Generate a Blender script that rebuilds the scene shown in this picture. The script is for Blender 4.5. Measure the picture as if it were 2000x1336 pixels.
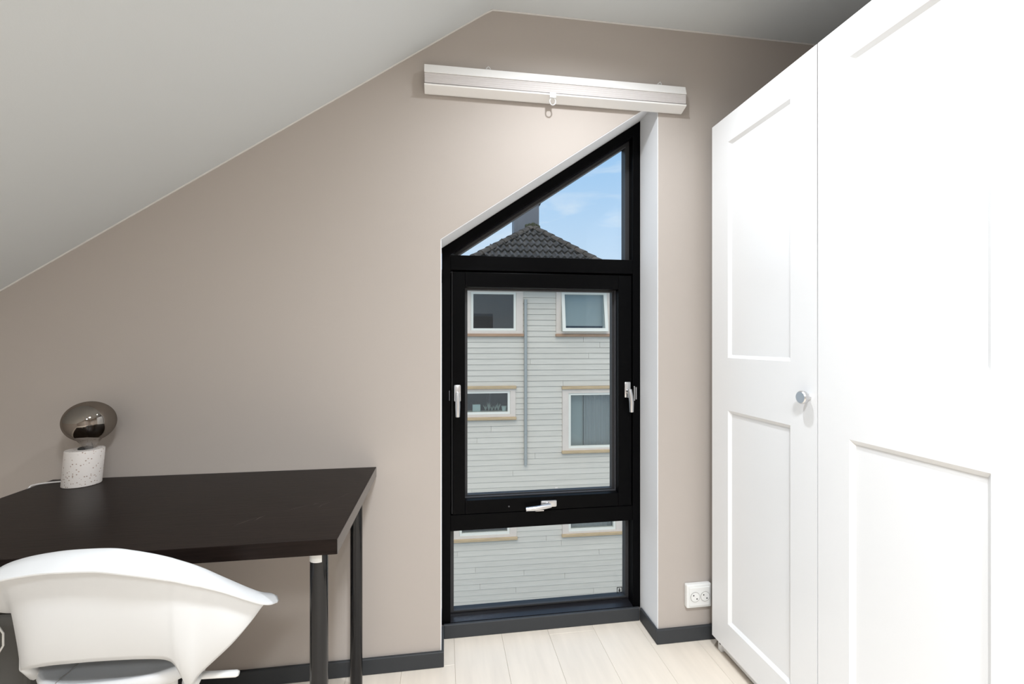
import bpy, bmesh, math, random
from mathutils import Vector, Matrix
random.seed(7)
for o in list(bpy.data.objects): bpy.data.objects.remove(o)
scene = bpy.context.scene
C = scene.collection
PI = math.pi

# ------------------------------------------------------------------ camera
cam_d = bpy.data.cameras.new('camera'); cam = bpy.data.objects.new('camera', cam_d); C.objects.link(cam)
cam_d.sensor_width = 36.0; cam_d.lens = 16.0; cam_d.clip_start = 0.02
cam.location = (0, 0, 1.18); cam.rotation_euler = (PI/2, 0, -math.atan(133/889))
scene.camera = cam

# ------------------------------------------------------------------ view
vs = scene.view_settings
vs.view_transform = 'Standard'; vs.look = 'None'; vs.gamma = 1.0; vs.use_curve_mapping = False
vs.exposure = 0.14

# ------------------------------------------------------------------ sky
world = bpy.data.worlds.new('sky'); scene.world = world; world.use_nodes = True
nt = world.node_tree; N = nt.nodes; L = nt.links; N.clear()
wo = N.new('ShaderNodeOutputWorld'); bg = N.new('ShaderNodeBackground'); tc = N.new('ShaderNodeTexCoord')
sep = N.new('ShaderNodeSeparateXYZ'); L.new(tc.outputs['Generated'], sep.inputs[0])
ramp = N.new('ShaderNodeValToRGB'); L.new(sep.outputs['Z'], ramp.inputs[0])
ramp.color_ramp.elements[0].position = 0.0; ramp.color_ramp.elements[0].color = (0.74, 0.86, 0.97, 1)
ramp.color_ramp.elements[1].position = 0.9; ramp.color_ramp.elements[1].color = (0.22, 0.44, 0.85, 1)
e = ramp.color_ramp.elements.new(0.38); e.color = (0.36, 0.61, 0.93, 1)
mp = N.new('ShaderNodeMapping'); mp.inputs['Scale'].default_value = (2.2, 2.2, 9.0); L.new(tc.outputs['Generated'], mp.inputs[0])
noi = N.new('ShaderNodeTexNoise'); noi.inputs['Scale'].default_value = 2.3; noi.inputs['Detail'].default_value = 7; noi.inputs['Distortion'].default_value = 0.6
L.new(mp.outputs[0], noi.inputs['Vector'])
cr = N.new('ShaderNodeValToRGB'); L.new(noi.outputs['Fac'], cr.inputs[0])
cr.color_ramp.elements[0].position = 0.50; cr.color_ramp.elements[0].color = (0, 0, 0, 1)
cr.color_ramp.elements[1].position = 0.78; cr.color_ramp.elements[1].color = (0.75, 0.75, 0.75, 1)
mix = N.new('ShaderNodeMixRGB'); L.new(cr.outputs[0], mix.inputs[0]); L.new(ramp.outputs[0], mix.inputs[1]); mix.inputs[2].default_value = (0.86, 0.92, 0.98, 1)
L.new(mix.outputs[0], bg.inputs[0]); bg.inputs[1].default_value = 0.92; L.new(bg.outputs[0], wo.inputs[0])

# ------------------------------------------------------------------ sun (hazy, from behind the house) and ceiling downlights
def light(name, kind, loc, energy, col, **kw):
    d = bpy.data.lights.new(name, kind); d.energy = energy; d.color = col
    for k, v in kw.items(): setattr(d, k, v)
    o = bpy.data.objects.new(name, d); C.objects.link(o); o.location = loc
    return o
sun = light('sun', 'SUN', (0, -10, 30), 1.86, (1.0, 0.89, 0.72), angle=math.radians(50))
sun.rotation_euler = (math.radians(38), 0, math.radians(-12))
WARM = (0.955, 1.0, 1.05)
for (lx, ly, le, sz, sf) in ((0.47, 1.13, 47, 162, 0.025), (0.20, -0.22, 165, 156, 0.13), (0.20, -1.40, 195, 156, 0.13)):
    light('ceiling_spot', 'SPOT', (lx, ly, 2.39-sf*0.5), le, WARM, spot_size=math.radians(sz), spot_blend=1.0, shadow_soft_size=sf)

# ------------------------------------------------------------------ materials
def mat(name, col, rough=0.5, metal=0.0, spec=0.5, bump=0.0, bscale=200, var=0.0, vscale=6, stretch=(1, 1, 1), coat=0.0, rand=0.0):
    m = bpy.data.materials.new(name); m.use_nodes = True
    t = m.node_tree; b = t.nodes['Principled BSDF']
    b.inputs['Base Color'].default_value = (*col, 1); b.inputs['Roughness'].default_value = rough
    b.inputs['Metallic'].default_value = metal; b.inputs['Specular IOR Level'].default_value = spec
    b.inputs['Coat Weight'].default_value = coat
    g = t.nodes.new('ShaderNodeNewGeometry'); mpn = t.nodes.new('ShaderNodeMapping'); mpn.inputs['Scale'].default_value = stretch
    t.links.new(g.outputs['Position'], mpn.inputs[0])
    if bump:
        n = t.nodes.new('ShaderNodeTexNoise'); n.inputs['Scale'].default_value = bscale; n.inputs['Detail'].default_value = 3
        bp = t.nodes.new('ShaderNodeBump'); bp.inputs['Strength'].default_value = bump; bp.inputs['Distance'].default_value = 0.002
        t.links.new(mpn.outputs[0], n.inputs['Vector']); t.links.new(n.outputs['Fac'], bp.inputs['Height']); t.links.new(bp.outputs[0], b.inputs['Normal'])
    if var or rand:
        n = t.nodes.new('ShaderNodeTexNoise'); n.inputs['Scale'].default_value = vscale; n.inputs['Detail'].default_value = 6
        t.links.new(mpn.outputs[0], n.inputs['Vector'])
        hs = t.nodes.new('ShaderNodeHueSaturation'); hs.inputs['Color'].default_value = (*col, 1)
        mr = t.nodes.new('ShaderNodeMapRange'); mr.inputs['From Min'].default_value = 0.3; mr.inputs['From Max'].default_value = 0.7
        mr.inputs['To Min'].default_value = 1 - var; mr.inputs['To Max'].default_value = 1 + var
        t.links.new(n.outputs['Fac'], mr.inputs['Value'])
        src = mr.outputs[0]
        if rand:
            oi = t.nodes.new('ShaderNodeObjectInfo'); m2 = t.nodes.new('ShaderNodeMapRange')
            m2.inputs['To Min'].default_value = 1 - rand; m2.inputs['To Max'].default_value = 1 + rand
            t.links.new(oi.outputs['Random'], m2.inputs['Value'])
            ml = t.nodes.new('ShaderNodeMath'); ml.operation = 'MULTIPLY'
            t.links.new(src, ml.inputs[0]); t.links.new(m2.outputs[0], ml.inputs[1]); src = ml.outputs[0]
        t.links.new(src, hs.inputs['Value']); t.links.new(hs.outputs[0], b.inputs['Base Color'])
    return m
M = {}
M['wall'] = mat('greige_wall_paint', (0.495, 0.445, 0.405), 0.85, bump=0.06, bscale=260, spec=0.25)
M['reveal'] = mat('white_reveal_paint', (0.88, 0.89, 0.91), 0.7, bump=0.05, bscale=260, spec=0.3)
M['ceiling'] = mat('grey_ceiling_paint', (0.70, 0.725, 0.73), 0.85, bump=0.05, bscale=260, spec=0.25)
M['caulk'] = mat('white_caulk', (0.72, 0.70, 0.67), 0.6)
M['base'] = mat('charcoal_baseboard_paint', (0.045, 0.048, 0.052), 0.5, spec=0.25, bump=0.03, bscale=90)
M['oak'] = mat('pale_oak_laminate', (0.84, 0.755, 0.65), 0.40, var=0.045, vscale=5, stretch=(7, 0.7, 1), rand=0.02, bump=0.02, bscale=60)
M['sub'] = mat('floor_joint', (0.55, 0.46, 0.37), 0.8)
M['black'] = mat('black_window_lacquer', (0.0022, 0.0022, 0.0025), 0.34, spec=0.05, bump=0.02, bscale=150)
M['sill'] = mat('black_satin_sill_lacquer', (0.012, 0.012, 0.015), 0.30, spec=0.5)
M['gasket'] = mat('dark_gasket', (0.03, 0.03, 0.032), 0.5)
M['spacer'] = mat('grey_glazing_spacer', (0.10, 0.10, 0.11), 0.4, metal=0.3)
M['chrome'] = mat('satin_chrome', (0.66, 0.66, 0.67), 0.30, metal=1.0)
M['white'] = mat('white_wardrobe_lacquer', (0.90, 0.905, 0.91), 0.30, spec=0.5)
M['plastic'] = mat('white_plastic', (0.84, 0.84, 0.82), 0.35)
M['shell'] = mat('white_shell_plastic', (0.76, 0.775, 0.785), 0.33)
M['seam'] = mat('grey_seam', (0.45, 0.44, 0.42), 0.6)
M['hole'] = mat('dark_socket_hole', (0.03, 0.03, 0.03), 0.6)
M['desk'] = mat('black_brown_wood_veneer', (0.0115, 0.0075, 0.0062), 0.34, var=0.30, vscale=9, stretch=(1.2, 22, 22), bump=0.10, bscale=10, spec=0.09)
M['edge'] = mat('glossy_black_edge_band', (0.03, 0.028, 0.028), 0.13, spec=0.6)
M['scratch'] = mat('pale_scratch', (0.16, 0.135, 0.12), 0.7)
M['leg'] = mat('black_lacquered_steel', (0.006, 0.006, 0.007), 0.07, spec=0.4)
M['blind'] = mat('white_blind_rail', (0.90, 0.89, 0.87), 0.35)
M['fabric'] = mat('pale_pleated_fabric', (0.62, 0.585, 0.57), 0.85, bump=0.1, bscale=700, stretch=(0.1, 1, 1))
M['fabric_dark'] = mat('charcoal_printed_fabric', (0.075, 0.072, 0.066), 0.9, bump=0.1, bscale=700)
M['print'] = mat('white_print', (0.78, 0.77, 0.74), 0.8)
M['cord'] = mat('white_cable', (0.78, 0.76, 0.74), 0.5)
M['clad'] = mat('pale_grey_board_paint', (0.60, 0.565, 0.50), 0.75, var=0.05, vscale=3, stretch=(0.7, 1, 9), rand=0.03, bump=0.08, bscale=40)
M['casing'] = mat('pinkish_white_casing', (0.68, 0.60, 0.53), 0.7, var=0.03, vscale=5)
M['ledge'] = mat('raw_pine_ledge', (0.50, 0.37, 0.22), 0.75, var=0.14, vscale=5, stretch=(0.6, 1, 6))
M['ledge_red'] = mat('brown_stained_ledge', (0.40, 0.25, 0.16), 0.75, var=0.14, vscale=5, stretch=(0.6, 1, 6))
M['frame_w'] = mat('cream_window_frame', (0.76, 0.75, 0.68), 0.5)
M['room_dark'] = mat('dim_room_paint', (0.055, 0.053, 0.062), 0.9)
M['curtain'] = mat('grey_curtain', (0.42, 0.43, 0.43), 0.9)
M['curtain_b'] = mat('blue_grey_blind', (0.50, 0.54, 0.53), 0.9)
M['paper'] = mat('pale_green_carton', (0.60, 0.72, 0.68), 0.8)
M['plant'] = mat('grey_green_leaf', (0.28, 0.33, 0.29), 0.7)
M['conduit'] = mat('blue_grey_conduit', (0.37, 0.39, 0.38), 0.45, metal=0.3)
M['tile'] = mat('weathered_grey_roof_tile', (0.075, 0.070, 0.064), 0.85, var=0.35, vscale=7, rand=0.22, bump=0.3, bscale=40)
M['tile_cap'] = mat('weathered_ridge_tile', (0.085, 0.072, 0.060), 0.9, var=0.40, vscale=7, rand=0.25, bump=0.3, bscale=40)
M['moss'] = mat('dark_moss', (0.055, 0.06, 0.03), 0.95, var=0.4, vscale=20)
M['roof'] = mat('roof_underlay', (0.045, 0.043, 0.04), 0.9)
M['zinc'] = mat('grey_chimney_sheet', (0.14, 0.15, 0.17), 0.5, metal=0.4, var=0.08, vscale=2)
M['ground'] = mat('grey_gravel', (0.26, 0.25, 0.23), 0.95, var=0.2, vscale=3)

def glass_mat(name, refl=0.05, tint=(1, 1, 1), gl_col=(1, 1, 1)):
    m = bpy.data.materials.new(name); m.use_nodes = True; t = m.node_tree; t.nodes.clear()
    o = t.nodes.new('ShaderNodeOutputMaterial'); mx = t.nodes.new('ShaderNodeMixShader'); tr = t.nodes.new('ShaderNodeBsdfTransparent'); gl = t.nodes.new('ShaderNodeBsdfGlossy')
    tr.inputs[0].default_value = (*tint, 1); gl.inputs['Color'].default_value = (*gl_col, 1); gl.inputs['Roughness'].default_value = 0.0
    fr = t.nodes.new('ShaderNodeLayerWeight'); fr.inputs['Blend'].default_value = 0.25
    mr = t.nodes.new('ShaderNodeMapRange'); mr.inputs['To Min'].default_value = refl; mr.inputs['To Max'].default_value = 0.7
    t.links.new(fr.outputs['Fresnel'], mr.inputs['Value']); mr.inputs['From Min'].default_value = 0.04
    t.links.new(mr.outputs[0], mx.inputs[0]); t.links.new(tr.outputs[0], mx.inputs[1]); t.links.new(gl.outputs[0], mx.inputs[2]); t.links.new(mx.outputs[0], o.inputs[0])
    return m
M['glass'] = glass_mat('clear_window_glass', 0.012, (0.97, 0.98, 0.975))
M['glass_far'] = glass_mat('reflective_window_glass', 0.05, (0.85, 0.88, 0.88))
M['clearp'] = mat('milky_clear_plastic', (0.8, 0.8, 0.79), 0.25)
M['clearp'].node_tree.nodes['Principled BSDF'].inputs['Alpha'].default_value = 0.75
M['glass_stem'] = glass_mat('clear_bulb_glass', 0.10, (0.9, 0.9, 0.9))
# smoked bulb glass: mirror-like smoke coating that fades to clear glass near the neck
m = bpy.data.materials.new('smoked_bulb_glass'); m.use_nodes = True; t = m.node_tree; t.nodes.clear()
o_ = t.nodes.new('ShaderNodeOutputMaterial'); mx = t.nodes.new('ShaderNodeMixShader'); mx2 = t.nodes.new('ShaderNodeMixShader')
clr = t.nodes.new('ShaderNodeBsdfTransparent'); clr.inputs[0].default_value = (0.95, 0.95, 0.95, 1)
smk = t.nodes.new('ShaderNodeBsdfTransparent'); smk.inputs[0].default_value = (0.30, 0.27, 0.24, 1)
gl = t.nodes.new('ShaderNodeBsdfGlossy'); gl.inputs['Color'].default_value = (0.50, 0.46, 0.42, 1); gl.inputs['Roughness'].default_value = 0.02
gl2 = t.nodes.new('ShaderNodeBsdfGlossy'); gl2.inputs['Roughness'].default_value = 0.0
tcn = t.nodes.new('ShaderNodeTexCoord'); sp = t.nodes.new('ShaderNodeSeparateXYZ'); t.links.new(tcn.outputs['Generated'], sp.inputs[0])
rp = t.nodes.new('ShaderNodeMapRange'); rp.inputs['From Min'].default_value = 0.15; rp.inputs['From Max'].default_value = 0.25
t.links.new(sp.outputs['Z'], rp.inputs['Value'])
clm = t.nodes.new('ShaderNodeMixShader'); clm.inputs[0].default_value = 0.16; t.links.new(clr.outputs[0], clm.inputs[1]); t.links.new(gl2.outputs[0], clm.inputs[2])
mx2.inputs[0].default_value = 0.55; t.links.new(smk.outputs[0], mx2.inputs[1]); t.links.new(gl.outputs[0], mx2.inputs[2])
t.links.new(rp.outputs[0], mx.inputs[0]); t.links.new(clm.outputs[0], mx.inputs[1]); t.links.new(mx2.outputs[0], mx.inputs[2]); t.links.new(mx.outputs[0], o_.inputs[0])
M['smoke'] = m
M['amber'] = mat('amber_filament_support', (0.45, 0.22, 0.06), 0.3, metal=0.6)
# terrazzo
m = mat('white_terrazzo', (0.80, 0.75, 0.71), 0.6, bump=0.05, bscale=150); t = m.node_tree; b = t.nodes['Principled BSDF']
v = t.nodes.new('ShaderNodeTexVoronoi'); v.inputs['Scale'].default_value = 210; tcn = t.nodes.new('ShaderNodeTexCoord'); t.links.new(tcn.outputs['Object'], v.inputs['Vector'])
lt = t.nodes.new('ShaderNodeMath'); lt.operation = 'LESS_THAN'; lt.inputs[1].default_value = 0.38; t.links.new(v.outputs['Distance'], lt.inputs[0])
sc = t.nodes.new('ShaderNodeSeparateColor'); t.links.new(v.outputs['Color'], sc.inputs[0])
gt = t.nodes.new('ShaderNodeMath'); gt.operation = 'GREATER_THAN'; gt.inputs[1].default_value = 0.82; t.links.new(sc.outputs[0], gt.inputs[0])
an = t.nodes.new('ShaderNodeMath'); an.operation = 'MULTIPLY'; t.links.new(lt.outputs[0], an.inputs[0]); t.links.new(gt.outputs[0], an.inputs[1])
cm = t.nodes.new('ShaderNodeMixRGB'); cm.inputs[1].default_value = (0.35, 0.26, 0.21, 1); cm.inputs[2].default_value = (0.52, 0.40, 0.33, 1); t.links.new(sc.outputs[1], cm.inputs[0])
fm = t.nodes.new('ShaderNodeMixRGB'); fm.inputs[1].default_value = (0.80, 0.75, 0.71, 1); t.links.new(an.outputs[0], fm.inputs[0]); t.links.new(cm.outputs[0], fm.inputs[2]); t.links.new(fm.outputs[0], b.inputs['Base Color'])
M['terrazzo'] = m

# ------------------------------------------------------------------ mesh helpers
def root_loc(p):
    v = Vector((0, 0, 0))
    while p is not None: v += Vector(p.location); p = p.parent
    return v
def obj(name, bm, m, parent=None, local=False, smooth=False, angle=None):
    """link bm as ONE mesh object; coordinates are world coordinates unless local"""
    if parent is not None and not local: bmesh.ops.translate(bm, verts=bm.verts, vec=-root_loc(parent))
    bmesh.ops.recalc_face_normals(bm, faces=bm.faces)
    me = bpy.data.meshes.new(name); bm.to_mesh(me); bm.free()
    me.materials.append(M[m] if isinstance(m, str) else m)
    if smooth:
        for p in me.polygons: p.use_smooth = True
        if angle is not None: me.set_sharp_from_angle(angle=math.radians(angle))
    o = bpy.data.objects.new(name, me); C.objects.link(o)
    if parent is not None: o.parent = parent
    return o
def thing(name, label, cat, loc=(0, 0, 0), rotz=0, group=None):
    o = bpy.data.objects.new(name, None); C.objects.link(o); o.location = loc; o.rotation_euler = (0, 0, rotz); o.empty_display_size = 0.1
    o['label'] = label; o['category'] = cat
    if group: o['group'] = group
    return o
def tag(o, label, cat, group=None):
    o['label'] = label; o['category'] = cat
    if group: o['group'] = group
    return o
def struct(o, label=None):
    o['kind'] = 'structure'
    if label: o['label'] = label
    return o
def lab(o, label): o['label'] = label; return o
def add_box(bm, x0, x1, y0, y1, z0, z1, bev=0.0, seg=2):
    vs_ = [bm.verts.new(p) for p in ((x0, y0, z0), (x1, y0, z0), (x1, y1, z0), (x0, y1, z0), (x0, y0, z1), (x1, y0, z1), (x1, y1, z1), (x0, y1, z1))]
    fs = [bm.faces.new([vs_[i] for i in f]) for f in ((0, 3, 2, 1), (4, 5, 6, 7), (0, 1, 5, 4), (1, 2, 6, 5), (2, 3, 7, 6), (3, 0, 4, 7))]
    if bev:
        bmesh.ops.bevel(bm, geom=list({e for f in fs for e in f.edges}), offset=bev, segments=seg, affect='EDGES', profile=0.5)
    return bm
def box(*a, bev=0.0, seg=2): return add_box(bmesh.new(), *a, bev=bev, seg=seg)
def add_prism(bm, pts, axis, a, b):
    """polygon pts extruded along axis from a to b; pts are the two other coordinates in xyz order"""
    def P(p, c): return {'x': (c, p[0], p[1]), 'y': (p[0], c, p[1]), 'z': (p[0], p[1], c)}[axis]
    A = [bm.verts.new(P(p, a)) for p in pts]; B = [bm.verts.new(P(p, b)) for p in pts]
    fs = [bm.faces.new(A), bm.faces.new(B[::-1])]
    n = len(pts)
    for i in range(n): fs.append(bm.faces.new((A[i], B[i], B[(i+1) % n], A[(i+1) % n])))
    return bm
def prism(pts, axis, a, b, bev=0.0):
    bm = add_prism(bmesh.new(), pts, axis, a, b)
    if bev: bmesh.ops.bevel(bm, geom=bm.edges[:], offset=bev, segments=2, affect='EDGES', profile=0.5)
    return bm
def add_tube(bm, pts, r, n=12, cap=True):
    pts = [Vector(p) for p in pts]; rings = []
    rr = r if isinstance(r, (list, tuple)) else [r]*len(pts)
    prev = None
    for i, p in enumerate(pts):
        d = (pts[min(i+1, len(pts)-1)] - pts[max(i-1, 0)]).normalized()
        if prev is None:
            a = Vector((0, 0, 1)) if abs(d.z) < 0.9 else Vector((1, 0, 0)); u = d.cross(a).normalized()
        else: u = (prev - d*prev.dot(d)).normalized()
        prev = u; w = d.cross(u)
        rings.append([bm.verts.new(p + (u*math.cos(2*PI*k/n) + w*math.sin(2*PI*k/n))*rr[i]) for k in range(n)])
    for i in range(len(rings)-1):
        for k in range(n): bm.faces.new((rings[i][k], rings[i][(k+1) % n], rings[i+1][(k+1) % n], rings[i+1][k]))
    if cap: bm.faces.new(rings[0][::-1]); bm.faces.new(rings[-1])
    return bm
def tube(pts, r, n=12): return add_tube(bmesh.new(), pts, r, n)
def lathe(prof, c, n=32, shear=(0, 0), sx=1, sy=1, rot=0):
    """profile [(r, z)] spun about the vertical through c; shear leans it per unit of height"""
    bm = bmesh.new(); rings = []
    for (r, z) in prof:
        if r < 1e-6: rings.append([bm.verts.new((c[0]+shear[0]*z, c[1]+shear[1]*z, c[2]+z))]); continue
        ring = []
        for k in range(n):
            a = 2*PI*k/n; x = r*sx*math.cos(a); y = r*sy*math.sin(a)
            ring.append(bm.verts.new((c[0]+shear[0]*z+x*math.cos(rot)-y*math.sin(rot), c[1]+shear[1]*z+x*math.sin(rot)+y*math.cos(rot), c[2]+z)))
        rings.append(ring)
    for A, B in zip(rings, rings[1:]):
        for k in range(n):
            if len(A) == 1 and len(B) == 1: continue
            if len(A) == 1: bm.faces.new((A[0], B[k], B[(k+1) % n]))
            elif len(B) == 1: bm.faces.new((A[k], A[(k+1) % n], B[0]))
            else: bm.faces.new((A[k], A[(k+1) % n], B[(k+1) % n], B[k]))
    if len(rings[0]) > 1: bm.faces.new(rings[0][::-1])
    if len(rings[-1]) > 1: bm.faces.new(rings[-1])
    return bm
def spline(pts, n):
    """Catmull-Rom through pts, n samples"""
    P = [Vector(p) for p in pts]; P = [2*P[0]-P[1]] + P + [2*P[-1]-P[-2]]; out = []
    m_ = len(P)-3
    for i in range(n):
        u = i/(n-1)*m_; k = min(int(u), m_-1); f = u-k; a, b_, c_, d = P[k:k+4]
        out.append(0.5*((2*b_)+(c_-a)*f+(2*a-5*b_+4*c_-d)*f*f+(3*b_-a-3*c_+d)*f**3))
    return out

# ================================================================== ROOM SHELL
W = 1.681                       # window wall plane
XL, XR, YB = -2.05, 1.66, -2.4  # left, right and back limits of the room
ZC = 2.41
SL = 0.677                      # roof slope
def zs(x): return min(ZC, 2.413 + SL*(x-0.175))
OL, OR_ = -0.012, 0.832         # window opening
def zh(x): return 1.556 + 0.679*(x+0.012)
YO = 1.97
# floor with planks
floor = struct(obj('floor', box(XL-0.1, XR+0.1, YB-0.1, W+0.30, -0.16, -0.006), 'sub'), 'pale oak laminate floor')
pw = 0.19; pmesh = {}
i = 0; x = XL
while x < XR:
    x1 = min(x+pw, XR); y = YB - random.uniform(0.1, 1.1)
    while y < 1.84:
        ya = max(y, YB); yb = min(y+1.28, 1.835); y += 1.28
        if x1 < OL or x > OR_ - 0.0: yb = min(yb, W-0.004)
        if yb - ya < 0.02: continue
        # planks that straddle the recess corner stop at the wall line; recess is filled below
        strad = (x < OL < x1) or (x < OR_ < x1)
        if strad: yb = min(yb, W-0.004)
        if yb - ya < 0.02: continue
        obj('plank', box(x+0.0003, x1-0.0003, ya+0.0003, yb-0.0003, -0.008, 0.0, bev=0.0007, seg=1), 'oak', floor)
    x = x1
for (a, b_) in ((OL, None), (None, OR_)):
    k = math.floor(((a if a is not None else b_) - XL)/pw)
    lo, hi = (OL, XL+(k+1)*pw) if a is not None else (XL+k*pw, OR_)
    obj('plank', box(lo+0.0003, hi-0.0003, W-0.004, 1.835, -0.008, 0.0, bev=0.0007, seg=1), 'oak', floor)
# window wall: left, right and over the opening
bm = bmesh.new()
add_prism(bm, [(XL-0.1, -0.15), (OL, -0.15), (OL, zs(OL)+0.02), (XL-0.1, zs(XL-0.1)+0.02)], 'y', W, YO)
add_prism(bm, [(OR_, -0.15), (XR+0.1, -0.15), (XR+0.1, ZC+0.02), (OR_, ZC+0.02)], 'y', W, YO)
add_prism(bm, [(OL, zh(OL)), (OR_, zh(OR_)), (OR_, ZC+0.02), (0.175, ZC+0.02), (OL, zs(OL)+0.02)], 'y', W, YO)
add_box(bm, OL, OR_, 1.845, YO, -0.15, 0.04)
struct(obj('wall_back', bm, 'wall'), 'greige window wall under the sloping ceiling')
# white plaster lining of the window recess
bm = bmesh.new(); add_prism(bm, [(OL, zh(OL)), (OR_, zh(OR_)), (OR_, zh(OR_)-0.003), (OL, zh(OL)-0.003)], 'y', W+0.0015, 1.841)
struct(obj('trim_1', bm, 'reveal'), 'white soffit lining of the window recess')
struct(obj('trim_2', box(OR_-0.003, OR_, W+0.0015, 1.841, 0.0, zh(OR_)-0.003), 'reveal'), 'white right-hand lining of the window recess')
struct(obj('trim_3', box(OL, OL+0.003, W+0.0015, 1.841, 0.0, zh(OL)-0.003), 'reveal'), 'white left-hand lining of the window recess')
struct(obj('wall_right', box(XR, XR+0.1, YB-0.1, W, -0.15, ZC+0.1), 'wall'))
struct(obj('wall_left', box(XL-0.1, XL, YB-0.1, W, -0.15, zs(XL)+0.05), 'wall'))
struct(obj('wall_front', prism([(XL-0.1, -0.15), (XR+0.1, -0.15), (XR+0.1, ZC+0.1), (0.175, ZC+0.1), (XL-0.1, zs(XL-0.1)+0.05)], 'y', YB-0.1, YB), 'wall'))
struct(obj('ceiling', prism([(0.175, 2.413), (XR+0.1, 2.413), (XR+0.1, 2.56), (0.12, 2.56)], 'y', YB-0.1, YO), 'ceiling'), 'flat grey ceiling')
struct(obj('ceiling_slope', prism([(0.175, 2.413), (0.12, 2.56), (XL-0.2, zs(XL-0.2)+0.15), (XL-0.2, zs(XL-0.2))], 'y', YB-0.1, YO), 'ceiling'), 'grey sloping ceiling on the left')
# thin caulk line where wall and ceiling meet
struct(obj('trim_4', tube([(XL, W-0.001, zs(XL)-0.001), (0.150, W-0.001, zs(0.150)-0.001), (0.178, W-0.001, 2.411), (0.21, W-0.001, 2.412), (XR, W-0.001, 2.412)], 0.0035, 6), 'caulk'), 'pale caulk line between wall and ceiling')
# baseboards
BH, BY = 0.056, 1.668
def bb(name, boxes, label):
    bm = bmesh.new()
    for b_ in boxes: add_box(bm, *b_, bev=0.002, seg=1)
    return struct(obj(name, bm, 'base'), label)
bb('baseboard_left', [(XL, 0.0, BY, W, 0, BH), (OL+0.003, 0.0, W-0.002, 1.825, 0, BH)], 'dark grey baseboard below the greige wall, left of the window')
bb('baseboard_back', [(0.0, 0.82, 1.825, 1.838, 0, 0.055)], 'dark grey baseboard below the black window')
bb('baseboard_right', [(0.82, XR, BY, W, 0, BH), (0.82, OR_-0.003, W-0.002, 1.825, 0, BH)], 'dark grey baseboard below the outlet, right of the window')

# ================================================================== BLACK WINDOW
win = struct(bpy.data.objects.new('window_1', None), 'tall black window with a slanted head'); C.objects.link(win); win.location = (0.41, 1.84, 0.0); win.empty_display_size = 0.1
F0, F1 = 1.840, 1.925
XA, XB = OL+0.004, OR_-0.004        # frame outer
JA, JB = 0.026, 0.795               # frame inner
def zt(x): return zh(x) - 0.004
w = 0.052
obj('jamb', prism([(XA, 0.05), (JA, 0.05), (JA, zt(JA)-w*0.55), (XA, zt(XA))], 'y', F0, F1, bev=0.0015), 'black', win)
obj('jamb', prism([(JB, 0.05), (XB, 0.05), (XB, zt(XB)), (JB, zt(JB)-w*0.55)], 'y', F0, F1, bev=0.0015), 'black', win)
hd = 0.047; SXS0, SXS1 = 0.046, 0.777
obj('head', prism([(XA, zt(XA)), (XA, zt(XA)-hd), (XB, zt(XB)-hd), (XB, zt(XB))], 'y', F0+0.001, F1-0.001, bev=0.0015), 'black', win)
obj('transom', box(JA, JB, F0, F1, 1.470, 1.529, bev=0.0015), 'black', win)
obj('rail', box(JA, JB, F0+0.002, F1, 0.420, 0.483, bev=0.0015), 'black', win)
for q in ((JA-0.001, SXS0, 0.484, 1.469), (SXS1, JB+0.001, 0.484, 1.469), (SXS0, SXS1, 1.452, 1.469), (SXS0, SXS1, 0.484, 0.496)): obj('rebate', box(q[0], q[1], 1.9155, F1-0.001, q[2], q[3]), 'black', win)
obj('sill', prism([(F0, 0.050), (F0, 0.056), (1.886, 0.060), (1.886, 0.068), (F1, 0.068), (F1, 0.050)], 'x', JA, JB), 'sill', win)
# glazing beads and panes
g = 1.893
def bead_rect(x0, x1, z0, z1, wd, y0, y1, parent, m='gasket'):
    bm = bmesh.new()
    add_box(bm, x0, x0+wd, y0, y1, z0, z1); add_box(bm, x1-wd, x1, y0, y1, z0, z1)
    add_box(bm, x0+wd, x1-wd, y0, y1, z0, z0+wd*0.6); add_box(bm, x0+wd, x1-wd, y0, y1, z1-wd*0.6, z1)
    return obj('glazing_bead', bm, m, parent)
# upper slanted pane
zi = lambda x: zt(x)-hd
bm = bmesh.new(); add_box(bm, JB-0.018, JB, 1.878, F1-0.004, 1.529, zi(JB))
add_prism(bm, [(JA+0.02, zi(JA+0.02)+0.004), (JB-0.018, zi(JB-0.018)+0.004), (JB-0.018, zi(JB-0.018)-0.016), (JA+0.02, zi(JA+0.02)-0.016)], 'y', 1.878, F1-0.004)
obj('glazing_bead', bm, 'gasket', win)
obj('spacer', prism([(JA+0.03, zi(JA+0.03)-0.0155), (JB-0.018, zi(JB-0.018)-0.0155), (JB-0.018, zi(JB-0.018)-0.019), (JA+0.03, zi(JA+0.03)-0.019)], 'y', 1.874, 1.880), 'spacer', win)
lab(obj('pane', prism([(0.030, 1.524), (JB-0.012, 1.524), (JB-0.012, zi(JB)-0.004), (0.030, zi(0.030)+0.002)], 'y', g, g+0.004), 'glass', win), 'slanted upper glass pane')
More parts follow.
